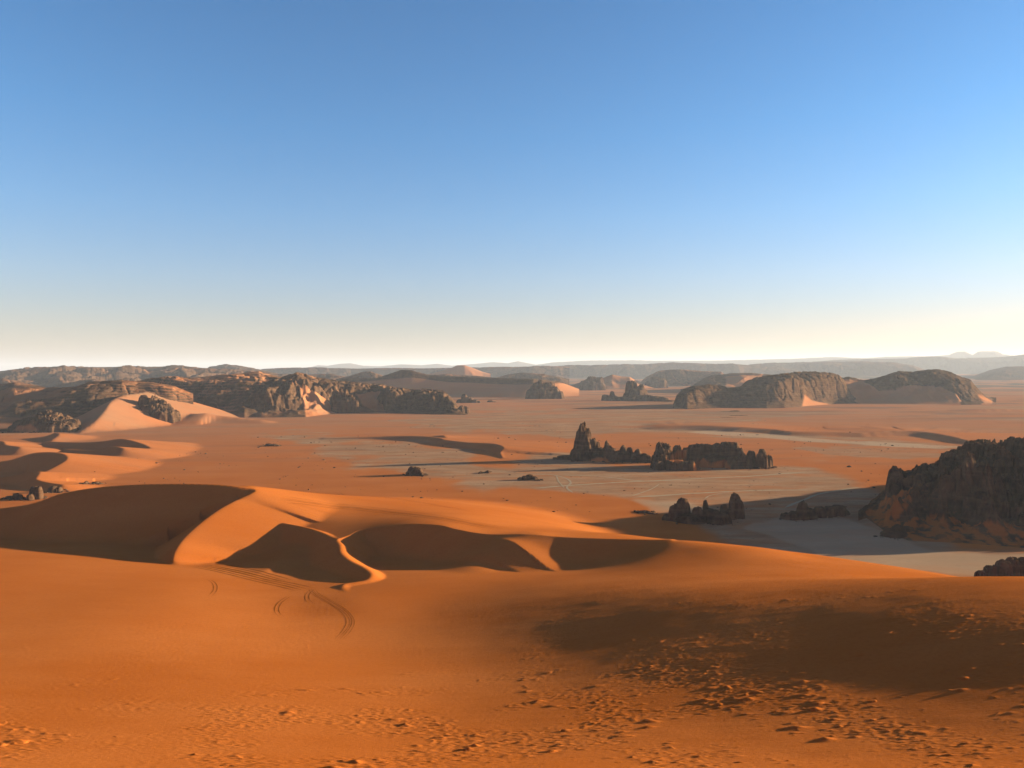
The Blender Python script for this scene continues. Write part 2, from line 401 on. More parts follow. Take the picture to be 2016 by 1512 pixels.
# ------------------------------------------------------------------ the ground sheet
def px_to_plain(l): return [tuple(PG(a, b)[:2]) for a, b in l]
th = np.concatenate([np.linspace(-100, -38, 90)[:-1], np.linspace(-38, 38, 1150), np.linspace(38, 100, 90)[1:]])
R = [4.0]
while R[-1] < 60000:
    r = R[-1]
    step = 3.0 if r < 90 else min(max(0.14, r*r*1.0e-5), r*0.011)
    if 370 < r < 510: step = min(step, 0.65)
    elif 510 < r < 1400: step = min(step, 3.0)
    R.append(r+step)
R = np.array(R); TH, RR = np.meshgrid(np.radians(th), R)
GX = RR*np.sin(TH); GY = RR*np.cos(TH)
print('ground grid', GX.shape)
GZ = ground_h(GX, GY)
def mask_px(X, Y, poly, feather=4.0, wob=6.0, seed=0):
    px, py = proj(X, Y, X*0)
    lo = np.min(poly, 0)-40; hi = np.max(poly, 0)+40
    q = (px > lo[0]) & (px < hi[0]) & (py > lo[1]) & (py < hi[1]) & (Y > 50)
    out = np.zeros(X.shape)
    if q.any():
        x = px[q]; y = py[q]
        # distances in a space where depth foreshortening is undone a little
        pl = [(a, b*3.0) for a, b in poly]
        d = sdpoly(x, y*3.0, pl)
        d = d + wob*3*fbm(X[q]/90, Y[q]/140, 4, seed+3)
        out[q] = ss(feather*2, -feather*2, d)
    return out
pan = np.zeros(GX.shape); salt = np.zeros(GX.shape)
PAN1 = [(520,856),(600,852),(700,862),(760,868),(860,880),(930,885),(960,905),(1000,915),(1060,903),(1120,897),(1200,905),(1500,915),(1540,915),(1600,920),(1680,938),(1750,965),(1800,1000),(1900,1075),(2100,1080),(2500,1200),(1900,1250),(1500,1110),(1370,1045),(1290,1010),(1250,985),(1160,968),(1080,962),(980,958),(840,948),(800,935),(740,915),(640,900),(600,880)]
pan = np.maximum(pan, mask_px(GX, GY, PAN1, 13, 18, 1))
pan = np.maximum(pan, 0.9*mask_px(GX, GY, [(780,832),(900,816),(1000,810),(1200,806),(1380,808),(1560,818),(1480,832),(1300,842),(1200,852),(1150,856),(1000,856),(880,850)], 5, 12, 2))
pan = np.maximum(pan, 0.95*mask_px(GX, GY, [(1160,849),(1330,839),(1450,845),(1600,858),(1760,864),(1920,880),(1860,886),(1700,878),(1560,868),(1420,860),(1300,853)], 3, 3, 3))
salt = np.maximum(salt, 0.75*mask_px(GX, GY, [(1300,849),(1420,849),(1512,855),(1600,864),(1760,872),(1900,880),(1850,884),(1700,877),(1560,866),(1420,857)], 2, 2, 4))
pan = np.maximum(pan, 0.8*mask_px(GX, GY, [(1560,882),(1700,875),(1850,885),(1860,897),(1760,908),(1620,896)], 3, 6, 5))
salt = np.maximum(salt, 0.5*mask_px(GX, GY, [(1450,1040),(1600,1012),(1750,1040),(1850,1078),(2016,1082),(2300,1100),(2100,1140),(1800,1120),(1600,1085)], 5, 14, 6))
salt = np.maximum(salt, 0.45*mask_px(GX, GY, [(1255,985),(1340,985),(1400,1000),(1380,1015),(1290,1010)], 4, 8, 7))
brk = fbm(GX/260, GY/75, 5, 55)
pan = pan*(1-0.75*ss(0.0, 0.5, brk)*ss(1050, 1300, RR)-0.35*ss(0.1, 0.6, fbm(GX/70, GY/35, 4, 56))*ss(1300, 1000, RR))
zp = 0
pan *= ss(3.5, 1.2, GZ); salt *= ss(3.5, 1.2, GZ)
far = ss(1900, 3000, RR)
streak = fbm(GX/700, GY/230, 5, 77)
pan = np.maximum(pan, 0.7*ss(0.05, 0.55, streak)*ss(1500, 2100, RR)*ss(9000, 4000, RR))
rock = ss(-0.05, 0.45, fbm(GX/420+5, GY/150, 5, 91))*ss(1700, 2300, RR)*0.50*ss(-300, 600, GX)
rock = np.maximum(rock, 0.14*ss(0.1, 0.6, fbm(GX/260, GY/60, 5, 92))*ss(850, 1100, RR))
hi = fbm(GX/500, GY/700, 5, 33)
rock = np.maximum(rock, ss(4300, 5200, RR)*ss(-0.15, 0.25, hi+0.15*ss(-0.2, 0.2, -GX/RR)))
# dark gravel specks along the rims of the pans
speck = ss(0.45, 0.7, perlin(GX/5, GY/9, 61))*ss(0.05, 0.4, fbm(GX/120, GY/60, 3, 63))*ss(650, 800, RR)*ss(2500, 1500, RR)
rock = np.maximum(rock, 0.75*speck*ss(0.02, 0.4, pan)*ss(1.0, 0.5, pan)+0.35*speck*pan)
attrs = {'pan': pan, 'salt': salt, 'rock': rock, 'farsand': ss(500, 1900, RR)}
dune_rows = int(np.searchsorted(R, 640))
floor = grid_mesh('desert_floor', GX[dune_rows:], GY[dune_rows:], GZ[dune_rows:], M_GROUND, {k: v[dune_rows:] for k, v in attrs.items()}); tag(floor, kind='structure')
dune = grid_mesh('sand_dune', GX[:dune_rows+1], GY[:dune_rows+1], GZ[:dune_rows+1], M_GROUND, {k: v[:dune_rows+1] for k, v in attrs.items()}); tag(dune, kind='structure')
del GX, GY, GZ, RR, TH

# ------------------------------------------------------------------ hills and massifs
def interp(pts, px):
    p = sorted(pts); return np.interp(px, [q[0] for q in p], [q[1] for q in p])
def px_masks(px, py, polys, feather=3.0, wob=0.0):
    m = np.zeros(px.shape)
    for poly in polys:
        lo = np.min(poly, 0)-12; hi = np.max(poly, 0)+12
        q = (px > lo[0]) & (px < hi[0]) & (py > lo[1]) & (py < hi[1])
        if q.any():
            d = sdpoly(px[q], py[q]*1.6, [(a, b*1.6) for a, b in poly])
            wq = wob[q] if hasattr(wob, 'shape') else wob
            m[q] = np.maximum(m[q], ss(feather, -feather, d+wq))
    return m
def hill(name, crest, base, Dc, prof='cliff', rough=0.10, lam=120, cell=30, crack=0.12, butt=0.25, sand=(), autosand=0.0, back=1.0, seed=1, nt=110, du=1.4, mat=None, zmin=-3, patchy=0, crestn=0.35):
    x0 = crest[0][0]; x1 = crest[-1][0]
    u = np.arange(x0, x1+du, du)
    cy = interp(crest, u); by = interp(base, u)
    Dcr = interp(Dc, u) if isinstance(Dc, list) else np.full(u.shape, float(Dc))
    pt = np.array([PG(a, b) for a, b in zip(u, by)]); Df = np.minimum(pt[:, 1], Dcr*0.97)
    cp = np.array([P(a, b, d) for a, b, d in zip(u, cy, Dcr)]); zc = np.maximum(cp[:, 2], 0.5)
    t = np.concatenate([np.linspace(-0.06, 1, nt), np.linspace(1, 2, nt//3)[1:]])
    T, U = np.meshgrid(t, u, indexing='ij')
    W = np.broadcast_to(Dcr-Df, T.shape)
    D = np.where(T <= 1, Df+T*W, Dcr+(T-1)*W*back)
    X = D*np.broadcast_to(cp[:, 0]/cp[:, 1], T.shape); Y = D
    wid = max((Dcr-Df).mean(), 1)
    lamx = lam
    wob0 = fbm(X/lam/1.5, Y/lam/1.5, 3, seed+50)
    bt = 0.8*(ridged(X/lamx, Y/(lamx*1.4), 4, seed)-0.55)+0.35*wob0
    Te = np.clip(T + butt*bt*np.clip(T*(1-np.clip(T, 0, 1))*4, 0, 1), -0.1, 2)
    if prof == 'cliff':
        pr = np.interp(Te, [-0.06, 0, 0.18, 0.30, 0.52, 0.75, 1.0, 1.3, 2.0], [-0.05, 0, 0.14, 0.30, 0.78, 0.92, 1.0, 0.8, -0.05])
    elif prof == 'dome':
        pr = np.interp(Te, [-0.06, 0, 0.25, 0.5, 0.75, 1.0, 1.5, 2.0], [-0.05, 0, 0.42, 0.72, 0.92, 1.0, 0.7, -0.05])
    else:
        pr = np.interp(Te, [-0.06, 0, 0.5, 0.9, 1.0, 1.5, 2.0], [-0.03, 0, 0.46, 0.93, 1.0, 0.7, -0.05])
    Z0 = zc[None, :]*pr
    px, py = proj(X, Y, Z0)
    wobn = fbm(X/lam*1.3, Y/lam, 4, seed+4)
    sm = px_masks(px, py, sand, 2.5, 3.5*wobn)
    if patchy: sm = 0.7*sm*ss(-0.30, 0.30, fbm(X/7, Y/9, 5, seed+60)+patchy*(0.6-T))
    edge = ss(0, 10, u-x0)*ss(0, 10, x1-u)
    win = np.clip(pr*4, 0, 1)*np.broadcast_to(edge, T.shape)*(1-sm)*np.where(np.abs(T-1) < 0.25, crestn+(1-crestn)*np.abs(T-1)/0.25, 1)
    zs = np.maximum(zc, 8)[None, :]
    Z = Z0 + zs*rough*win*fbm(X/lam, Y/lam, 5, seed+2)*1.1*(1-0.6*ss(0.8, 1, Te)*(Te <= 1.2))
    if crack > 0:
        wx = X+cell*0.35*perlin(X/cell, Y/cell, seed+5); wy = Y+cell*0.35*perlin(X/cell, Y/cell, seed+6)
        f1, f2, cid = worley(wx/cell, wy/(cell*1.5), seed+8)
        cm = win*ss(0.05, 0.3, pr)
        Z = Z + cm*zs*crack*((cid-0.5)*1.0 - 1.2*np.exp(-(f2-f1)/0.08))
        g1, g2, gid = worley(wx/(cell*0.36), wy/(cell*0.5), seed+9)
        Z = Z + cm*zs*crack*0.35*((gid-0.5) - 1.0*np.exp(-(g2-g1)/0.10))
    bed = np.maximum(zc, 8)[None, :].mean()*0.085
    q = (Z+2.5*wobn*bed*0.4)/bed; fr = q-np.floor(q)
    Z = np.where(win > 0.05, Z + (1-sm)*win*0.55*bed*(np.floor(q)+ss(0.2, 0.8, fr)-q), Z)
    if autosand > 0:
        gx = np.gradient(Z, axis=0)/np.maximum(np.gradient(Y, axis=0), 0.3)
        flat = ss(0.75, 0.30, np.abs(gx))*ss(-0.5, 0.25, wobn+autosand-0.5)
        sm = np.maximum(sm, flat*np.clip(autosand*1.6, 0, 1))
    Z = np.where(win > 0, Z, Z0)
    o = grid_mesh(name, X, Y, Z, mat or M_ROCK, {'sand': sm}, keep=Z > zmin)
    return o

SCREE = []
def outcrop(name, blobs, sand=(), seed=1, res=None, rough=0.10, cell=None, skirt=0.0):
    """blobs: (px centre, py top, half width px, D, depth factor, power)"""
    B = []
    for b in blobs:
        px, py, hw, D = b[:4]; df = b[4] if len(b) > 4 else 0.9; k = b[5] if len(b) > 5 else 3.6
        p = P(px, py, D); w = hw*D/FP
        B.append((p[0], D, w, w*df, max(p[2], 0.6), k))
    B = np.array(B); D0 = B[:, 1].mean()
    step = res or D0/FP*0.85
    x = np.arange((B[:, 0]-B[:, 2]*1.5).min()-2, (B[:, 0]+B[:, 2]*1.5).max()+2, step)
    y = np.arange((B[:, 1]-B[:, 3]*1.5).min()-2, (B[:, 1]+B[:, 3]*1.5).max()+2, step)
    X, Y = np.meshgrid(x, y)
    mw = np.median(B[:, 2]); cell = cell or mw*0.7
    wx = X+mw*0.22*fbm(X/mw/0.9, Y/mw/0.9, 3, seed); wy = Y+mw*0.22*fbm(X/mw/0.9, Y/mw/0.9, 3, seed+3)
    Z = np.full(X.shape, -4.0)
    for cx, cy, w, dp, zt, k in B:
        r = np.sqrt(((wx-cx)/w)**2+((wy-cy)/dp)**2)
        rr = np.clip(r, 0, 1)
        h = zt*(1-rr**k)**(1/2.3)
        h = np.where(r < 1, h, -6*(r-1)-0.0)
        if skirt: h = np.maximum(h, skirt*zt*(1.45-r)/1.45*0.55)
        Z = np.maximum(Z, h)
    mzt = np.median(B[:, 4])
    f1, f2, cid = worley(wx/cell, wy/cell, seed+8)
    m = ss(0.5, mzt*0.35, Z)
    Z = Z + m*Z*rough*((cid-0.5)*1.0-1.5*np.exp(-(f2-f1)/0.07))
    g1, g2, gid = worley(wx/cell*2.7, wy/cell*2.7, seed+9)
    Z = Z + m*Z*rough*0.4*((gid-0.5)-1.0*np.exp(-(g2-g1)/0.10))
    # horizontal bedding: ledges
    bed = max(mzt*0.16, step*1.5)
    zt_ = Z/bed; fr = zt_-np.floor(zt_)
    Z = np.where(Z > 0.6, Z*0.55+0.45*bed*(np.floor(zt_)+ss(0.25, 0.75, fr)), Z)
    G = ground_h(X.copy(), Y.copy())
    e = np.argwhere((Z < G+0.8) & (Z > G-2.5))
    if len(e) and D0 < 1700:
        rs = np.random.RandomState(seed)
        for j, i in e[rs.choice(len(e), min(len(e), int(26+mw*3)))]:
            dx_, dy_ = rs.normal(0, mw*0.35, 2)
            SCREE.append((X[j, i]+dx_, Y[j, i]+dy_, (0.25+rs.exponential(0.5))*min(1.6, D0/700)))
    px, py = proj(X, Y, Z)
    sm = px_masks(px, py, sand, 2.5, 2*fbm(X/mw, Y/mw, 3, seed+1))
    o = grid_mesh(name, X, Y, Z, M_ROCK, {'sand': sm}, keep=Z > G-1.6)
    return o
exec_objects = True

# ---- right foreground massif
tag(hill('rock_massif', [(1690,1006),(1722,985),(1742,968),(1749,935),(1757,926),(1774,925),(1780,931),(1800,925),(1838,916),(1848,908),(1852,896),(1884,886),(1905,876),(1920,873),(1942,867),(1968,866),(1985,870),(2016,868),(2080,862),(2160,868),(2260,900),(2360,960),(2450,1010)],
  [(1690,1008),(1722,1030),(1745,1046),(1790,1062),(1900,1068),(2016,1078),(2300,1095),(2450,1060)], [(1690,600),(1750,640),(1850,660),(2100,650),(2450,560)],
  rough=0.15, lam=34, cell=9, crack=0.19, butt=0.45, seed=3, nt=260, du=1.1, autosand=0.2, patchy=0.35, crestn=1.0,
  sand=[[(1700,1010),(1760,968),(1798,958),(1793,990),(1780,1015),(1815,1020),(1870,1015),(1920,1030),(2016,1035),(2100,1045),(2100,1085),(1900,1075),(1795,1064),(1740,1045)]]),
  'big dark rock massif with sand banked at its foot, cut off by the right edge', 'rock massif')
tag(outcrop('rock_outcrop', [(1750,1040,11,530),(1770,1033,14,534),(1786,1036,13,536),(1762,1046,26,529),(1795,1044,14,540)], seed=4),
  'low rounded grey boulders at the left foot of the big dark massif on the right', 'rock outcrop')
tag(outcrop('rock_outcrop', [(1552,1010,15,590),(1563,1006,14,588),(1580,986,13,588,0.9,2.2),(1592,1000,16,590),(1613,997,14,596),(1635,996,14,600),(1650,994,15,604),(1664,1004,10,606)], seed=5),
  'low dark outcrop with one pointed block, left of the big dark massif', 'rock outcrop')
tag(outcrop('rock_outcrop', [(1343,981,16,588,0.9,3.6),(1332,992,16,585),(1374,997,12,580),(1389,984,7,592),(1404,1003,17,578),(1418,1010,20,573),(1395,1000,13,585),(1425,993,8,590),(1436,1004,12,588),(1448,969,11,598,1,3.2),(1450,983,15,594),(1318,1012,14,588),(1360,1012,30,580)], seed=6),
  'dark cluster of tall rounded pillars on the pale flat', 'rock outcrop')
tag(outcrop('rock_outcrop', [(1258,1007,9,620),(1270,1005,10,618),(1284,1009,8,612)], seed=7),
  'small flat dark rock left of the cluster of rounded pillars', 'rock outcrop')
tag(outcrop('rock_outcrop', [(1912,1141,12,408),(1930,1124,12,407),(1950,1112,15,410),(1975,1102,18,412),(1995,1099,17,414),(2018,1100,20,414),(2045,1106,20,414),(2075,1120,20,414)], seed=8, rough=0.13),
  'jagged brown rocks rising behind the dune rim at the lower right edge', 'rock outcrop')
# ---- tower ridge and long ridge
tag(outcrop('rock_tower', [(1148,834,9,985,1.2,5),(1156,842,9,985,1.2,5),(1149,846,15,985,1.2,5),(1149,858,20,985,1.1,4.5),(1150,876,27,985,1,3.5),(1169,862,5,980),(1172,870,9,982),(1178,880,18,982),(1120,895,26,990,0.6,2)], seed=9, rough=0.10, cell=5),
  'tall jagged rock tower standing over the flats near the middle', 'rock tower')
tag(outcrop('rock_ridge', [(1195,868,10,975,1,2.4),(1197,880,18,972),(1228,876,8,965),(1225,886,18,965),(1241,879,6,962),(1256,884,7,960),(1250,890,18,962),(1270,893,14,955),(1278,897,8,950),(1215,893,22,965),(1180,893,22,975)], seed=10,
  sand=[[(1160,908),(1178,900),(1197,904),(1200,914),(1165,914)]]), 'low dark ridge of knobs running right from the foot of the tall rock tower', 'rock ridge')
tag(outcrop('rock_ridge', [(1298,871,11,910),(1311,871,12,912),(1304,880,20,908),(1334,877,11,925),(1350,883,12,925),(1368,874,18,925),(1390,873,20,922),(1412,872,18,920),(1430,870,18,916),(1444,872,14,912),(1456,882,13,905),(1462,893,11,895),(1300,895,18,895),(1330,905,24,882,0.7),(1350,908,20,880,0.7),(1361,909,8,874),(1296,908,14,882),(1405,895,30,912,0.8),(1445,900,18,895)], seed=11, cell=7,
  sand=[[(1312,905),(1335,887),(1351,886),(1350,903),(1335,912)],[(1366,928),(1368,912),(1385,902),(1400,912),(1428,904),(1440,926)]]),
  'long blocky rock ridge with orange sand banked against its front', 'rock ridge')
for q in [(1478,887,9,900,'second rounded boulder from the right end of the long blocky ridge'),(1501,884,11,896,'tallest rounded boulder off the right end of the long blocky ridge'),(1515,896,7,900,'small lowest boulder at the far right end of the long blocky ridge')]:
    tag(outcrop('boulder', [(q[0],q[1],q[2],q[3]),(q[0]-3,q[1]+8,q[2],q[3]-3)], seed=int(q[0])), q[4], 'boulder', 'boulders off the end of the long ridge')
# ---- single rocks on the flats
tag(outcrop('boulder', [(813,918,12,846),(808,926,9,842),(822,921,11,842),(829,930,7,838),(834,934,5,835)], seed=13, rough=0.14), 'lone brown boulder casting a long shadow on the sand left of centre', 'boulder')
tag(outcrop('boulder', [(1033,937,8,802),(1042,934,8,803),(1052,938,8,802),(1060,944,5,800)], seed=14, rough=0.14), 'low split boulder on the pale flat left of the tower shadow', 'boulder')
tag(outcrop('boulder', [(948,932,4,858),(954,929,4,858)], seed=15), 'tiny rock on the pale flat between the two brown boulders', 'boulder')
tag(outcrop('boulder', [(519,877,5,1178),(529,873,7,1180),(540,874,7,1180),(548,878,4,1180)], seed=16), 'small lone rock heap on the orange sand far left of centre', 'boulder')
tag(outcrop('boulder', [(68,957,10,700),(76,957,8,698),(62,972,9,695)], seed=17), 'tallest dark rock behind the crest of the big left dune', 'boulder', 'rocks behind the big left dune')
tag(outcrop('boulder', [(105,957,9,738),(116,959,7,738)], seed=18), 'sunlit rounded rock behind the big left dune, right of the tall dark one', 'boulder', 'rocks behind the big left dune')
tag(outcrop('boulder', [(188,948,7,790),(197,951,6,790),(168,954,9,785)], seed=19), 'low rock heap just above the crest of the big left dune, farthest right', 'boulder', 'rocks behind the big left dune')
tag(outcrop('boulder', [(32,971,8,695),(38,973,7,695),(18,976,8,700)], seed=20), 'pale rounded rocks behind the big left dune by the left edge', 'boulder', 'rocks behind the big left dune')

# ---- left side
tag(outcrop('rock_outcrop', [(93,807,12,1520,1,2.6),(80,811,18,1515,1,2.6),(108,812,20,1515,1,2.6),(128,819,20,1510,1,2.6),(145,824,12,1505,1,2.6),(60,821,20,1505,1,2.6),(40,828,16,1495,1,2.6),(27,836,12,1485,1,2.6),(90,818,48,1500,0.6,2.2),(110,828,46,1485,0.5,2.2)], seed=21, rough=0.10, cell=5, res=0.9, sand=[[(25,850),(35,838),(60,836),(75,846),(70,852)]]),
  'broad sunlit rock outcrop at the left edge of the plain', 'rock outcrop')
tag(outcrop('rock_outcrop', [(285,780,16,1720),(300,781,18,1720),(316,787,16,1718),(330,795,15,1712),(344,806,12,1705),(300,795,34,1700,0.6),(318,804,36,1690,0.6)], seed=22, rough=0.12, cell=10, res=1.4),
  'sunlit rocky knob right of the climbing sand dune', 'rock outcrop')
tag(hill('rock_massif', [(-160,775),(0,757),(28,752),(60,757),(90,763),(150,761),(172,752),(240,747),(272,751),(300,752),(340,758),(380,775)], [(-160,852),(0,850),(60,848),(140,838),(260,832),(380,825)], [(-160,2600),(0,2500),(60,2300),(140,1950),(380,1950)],
  prof='dome', rough=0.12, lam=300, cell=60, crack=0.03, butt=0.3, seed=23, autosand=0.42), 'broad olive brown hill crossed by a dark shadow, at the far left', 'rock massif')
tag(hill('rock_massif', [(230,790),(262,752),(300,744),(330,742),(380,742),(430,738),(470,735),(510,731),(530,736),(560,744),(590,760),(610,790)], [(230,800),(350,818),(480,822),(610,815)], [(230,2300),(610,2350)],
  prof='dome', rough=0.17, lam=260, cell=60, crack=0.04, butt=0.45, seed=24, autosand=0.5), 'dark ribbed hill between the sunlit knob and the rocky dome', 'rock massif')
tag(hill('rock_massif', [(440,818),(475,792),(490,772),(510,757),(540,747),(572,738),(582,732),(592,733),(620,742),(660,748),(700,752),(750,756),(800,768),(830,790)], [(440,821),(520,822),(600,821),(650,815),(700,811),(830,812)], [(440,1990),(520,2150),(600,2300),(830,2400)],
  prof='cliff', rough=0.10, lam=110, cell=34, crack=0.10, butt=0.32, seed=25, autosand=0.2,
  sand=[[(545,750),(575,752),(592,765),(598,790),(603,822),(665,817),(648,790),(628,775),(604,762)],[(700,776),(740,770),(790,782),(810,812),(740,812),(715,800)]]),
  'craggy rock dome with a bright orange sand ramp down its right side', 'rock massif')
tag(outcrop('rock_outcrop', [(672,764,6,2100),(680,769,8,2095),(692,777,8,2090),(662,772,8,2100),(676,782,24,2090,0.6),(700,786,8,2085)], seed=26, res=1.5, rough=0.14), 'small pinnacled crag right of the orange sand ramp', 'rock outcrop')
tag(hill('rock_cliff', [(735,790),(750,772),(762,761),(785,763),(800,766),(855,767),(872,768),(884,777),(893,788),(903,800),(912,808),(920,814)], [(735,800),(760,813),(850,816),(920,817)], [(735,2250),(870,2230),(920,2080)],
  prof='cliff', rough=0.08, lam=90, cell=30, crack=0.14, butt=0.4, seed=27), 'dark cliff with a sunlit craggy nose ending on the plain', 'rock cliff')
tag(outcrop('rock_outcrop', [(908,799,8,2040),(918,800,6,2045),(898,806,9,2030)], seed=28, res=1.4), 'small sunlit block at the very tip of the dark cliff', 'rock outcrop')
tag(outcrop('rock_outcrop', [(914,776,7,2700),(924,782,8,2700),(935,787,8,2700),(942,789,5,2700),(908,786,10,2700)], seed=29, res=1.8), 'small peaked rock on the plain beyond the cliff tip', 'rock outcrop')
tag(outcrop('boulder', [(965,788,6,2750),(972,790,5,2750)], seed=30, res=1.5), 'flat little rock right of the small peaked rock beyond the cliff', 'boulder')
tag(hill('sand_dune', [(600,770),(680,745),(740,745),(790,728),(810,729),(845,738),(900,741),(950,743),(1000,745),(1050,746),(1100,751),(1140,766)], [(600,783),(1050,783),(1120,778),(1140,775)], [(600,3400),(1050,3330),(1140,3450)],
  prof='ramp', rough=0.05, lam=500, cell=60, crack=0.0, butt=0.15, seed=31, sand=[[(560,752),(700,752),(800,742),(880,752),(1000,755),(1120,755),(1250,790),(500,790)]]), kind='structure')
# ---- centre and right
tag(outcrop('rock_outcrop', [(1062,750,18,3080),(1080,752,16,3080),(1090,760,14,3070),(1102,770,10,3060),(1050,765,14,3070),(1070,765,30,3060,0.5)], seed=32, res=2.0, rough=0.13), 'rounded butte with sunlit ribs standing at the edge of the plain', 'rock outcrop')
tag(outcrop('rock_outcrop', [(1165,741,12,4300),(1178,742,10,4300),(1155,748,14,4300),(1172,752,20,4280,0.6)], seed=33, res=2.6, rough=0.13), 'square topped crag at the left end of the bright sand slope', 'rock outcrop')
tag(hill('sand_dune', [(1120,760),(1150,750),(1185,745),(1205,737),(1222,741),(1240,742),(1262,755),(1290,764)], [(1120,766),(1290,766)], 4700, prof='ramp', rough=0.10, lam=260, cell=60, crack=0.03, seed=34, sand=[[(1180,748),(1205,738),(1240,742),(1290,764),(1180,768)]]), kind='structure')
tag(outcrop('rock_outcrop', [(1290,742,14,4700,1,2.6),(1302,744,12,4700,1,2.6),(1282,748,12,4700,1,2.6),(1292,748,20,4690,0.6,2.4)], seed=35, res=2.6), 'small dark crag between the bright sand slope and the right massif', 'rock outcrop')
tag(outcrop('rock_butte', [(1240,751,10,2870,1,5),(1248,750,8,2870,1,5),(1262,757,8,2870,1,4),(1270,766,5,2870),(1250,765,24,2860,0.6,2.6),(1205,769,6,2860),(1192,776,8,2860),(1205,779,16,2855,0.5),(1240,780,40,2850,0.5,2.5)], seed=36, res=1.9, rough=0.10), 'castle shaped butte with a square tower and smaller knobs on its left', 'rock butte')
tag(outcrop('rock_ridge', [(1270,777,20,2800,0.4),(1292,780,18,2780,0.4),(1305,783,14,2760,0.5),(1322,788,18,2740,0.4)], seed=37, res=1.9), 'low dark ridge joining the castle shaped butte to the massif', 'rock ridge')
tag(hill('rock_massif', [(1325,797),(1332,778),(1345,765),(1365,759),(1392,757),(1420,758),(1432,764),(1458,760),(1470,750),(1490,742),(1512,738),(1560,732),(1600,731),(1635,733),(1652,738),(1664,752),(1676,775),(1700,790)], [(1325,800),(1352,806),(1420,803),(1510,804),(1545,803),(1590,799),(1650,795),(1700,794)], [(1325,2340),(1420,2420),(1512,2480),(1700,2680)],
  prof='cliff', rough=0.07, lam=170, cell=36, crack=0.06, butt=0.12, seed=38, autosand=0.0, sand=[[(1585,780),(1600,790),(1650,798),(1580,800)]]), 'dark steep massif with sunlit ribs, middle of the right side', 'rock massif')
tag(outcrop('boulder', [(1342,792,6,2330),(1350,794,6,2330),(1346,800,10,2325)], seed=39, res=1.3), 'small rocks standing in front of the left end of the dark steep massif', 'boulder')
tag(hill('rock_massif', [(1340,770),(1365,758),(1385,745),(1400,739),(1440,735),(1480,734),(1512,737),(1560,745)], [(1340,775),(1560,775)], 4100, prof='dome', rough=0.05, lam=200, cell=60, crack=0.04, seed=40, sand=[[(1430,742),(1500,737),(1512,760),(1430,762)]]), 'rounded hill with a smooth sand top behind the dark steep massif', 'rock massif')
tag(hill('rock_massif', [(1600,770),(1640,745),(1672,742),(1700,748),(1722,745),(1740,739),(1770,730),(1800,731),(1828,727),(1850,727),(1870,732),(1893,741),(1912,748),(1918,757),(1930,770),(1945,783),(1960,792)], [(1600,794),(1700,794),(1900,797),(1960,796)], [(1600,2800),(1900,2800),(1960,2700)],
  prof='cliff', rough=0.07, lam=140, cell=45, crack=0.09, butt=0.2, seed=41, sand=[[(1640,748),(1700,748),(1730,768),(1762,768),(1790,758),(1850,760),(1885,775),(1893,800),(1600,800)],[(1925,775),(1945,785),(1965,797),(1935,797)]]),
  'long dark topped massif with a broad smooth sand apron, far right', 'rock massif')
tag(outcrop('rock_outcrop', [(1908,777,16,2620),(1918,781,14,2615),(1895,785,14,2615)], seed=42, res=1.8), 'dark knob at the right foot of the long sand skirted massif', 'rock outcrop')
for k, q in enumerate([(1447,808,20,2080,'low dark mound on the plain in front of the dark steep massif'),(1462,818,20,1900,'flat dark mound nearer than the low mound before the massif'),(1440,823,16,1830,'flattest and nearest dark mound on the plain left of the pale strip')]):
    tag(outcrop('rock_mound', [(q[0],q[1],q[2]*0.45,q[3],0.5,2.0),(q[0]-8,q[1]+1.5,q[2],q[3],0.4,2.0)], seed=50+k, res=1.4, rough=0.05), q[4], 'rock mound', 'low mounds on the right plain')
# ---- far ridges
tag(hill('hill', [(-300,742),(-100,738),(0,731),(40,726),(90,724),(140,722),(250,722),(300,723),(360,721),(400,725),(430,726),(520,730),(600,745)], [(-300,782),(600,775)], 5700, prof='dome', rough=0.18, lam=420, cell=150, crack=0.05, butt=0.7, seed=60, zmin=-1, autosand=0.15), kind='structure')
tag(hill('hill', [(395,735),(412,722),(440,718),(470,719),(490,723),(510,727),(540,735)], [(395,745),(540,745)], 6800, prof='cliff', rough=0.15, lam=400, cell=150, crack=0.05, butt=0.5, seed=61), kind='structure')
tag(hill('hill', [(480,735),(520,726),(560,724),(620,723),(700,725),(760,724),(830,725),(870,724),(960,722),(1020,722),(1080,721),(1120,722)], [(480,745),(1120,742)], 8000, prof='dome', rough=0.15, lam=700, cell=150, crack=0.05, butt=0.6, seed=62, autosand=0.35), kind='structure')
tag(hill('sand_dune', [(840,737),(870,730),(885,726),(900,719),(915,719),(930,724),(950,732),(965,736)], [(840,742),(965,742)], 6200, prof='ramp', rough=0.10, lam=500, crack=0.0, seed=63, sand=[[(800,700),(1000,700),(1000,760),(800,760)]]), kind='structure')
for k, (cr, ba, dd) in enumerate([([(640,752),(680,742),(712,733),(730,732),(750,738),(775,748)], 752, 4300), ([(560,748),(600,738),(650,735),(690,744),(720,750)], 750, 4700), ([(960,748),(1000,737),(1030,733),(1070,736),(1120,746)], 750, 4900),
    ([(780,748),(840,740),(880,736),(940,740),(1000,746)], 750, 4500), ([(1255,758),(1272,742),(1300,729),(1340,727),(1380,730),(1420,732),(1440,748)], 758, 5400), ([(100,762),(160,748),(185,746),(215,752),(260,756)], 765, 3600), ([(-80,765),(-20,752),(5,744),(40,752),(80,760)], 768, 3400)]):
    tag(hill('hill', cr, [(cr[0][0], ba), (cr[-1][0], ba)], dd, prof='dome', rough=0.14, lam=260, cell=90, crack=0.05, butt=0.5, seed=70+k, autosand=0.3, du=1.2), kind='structure')
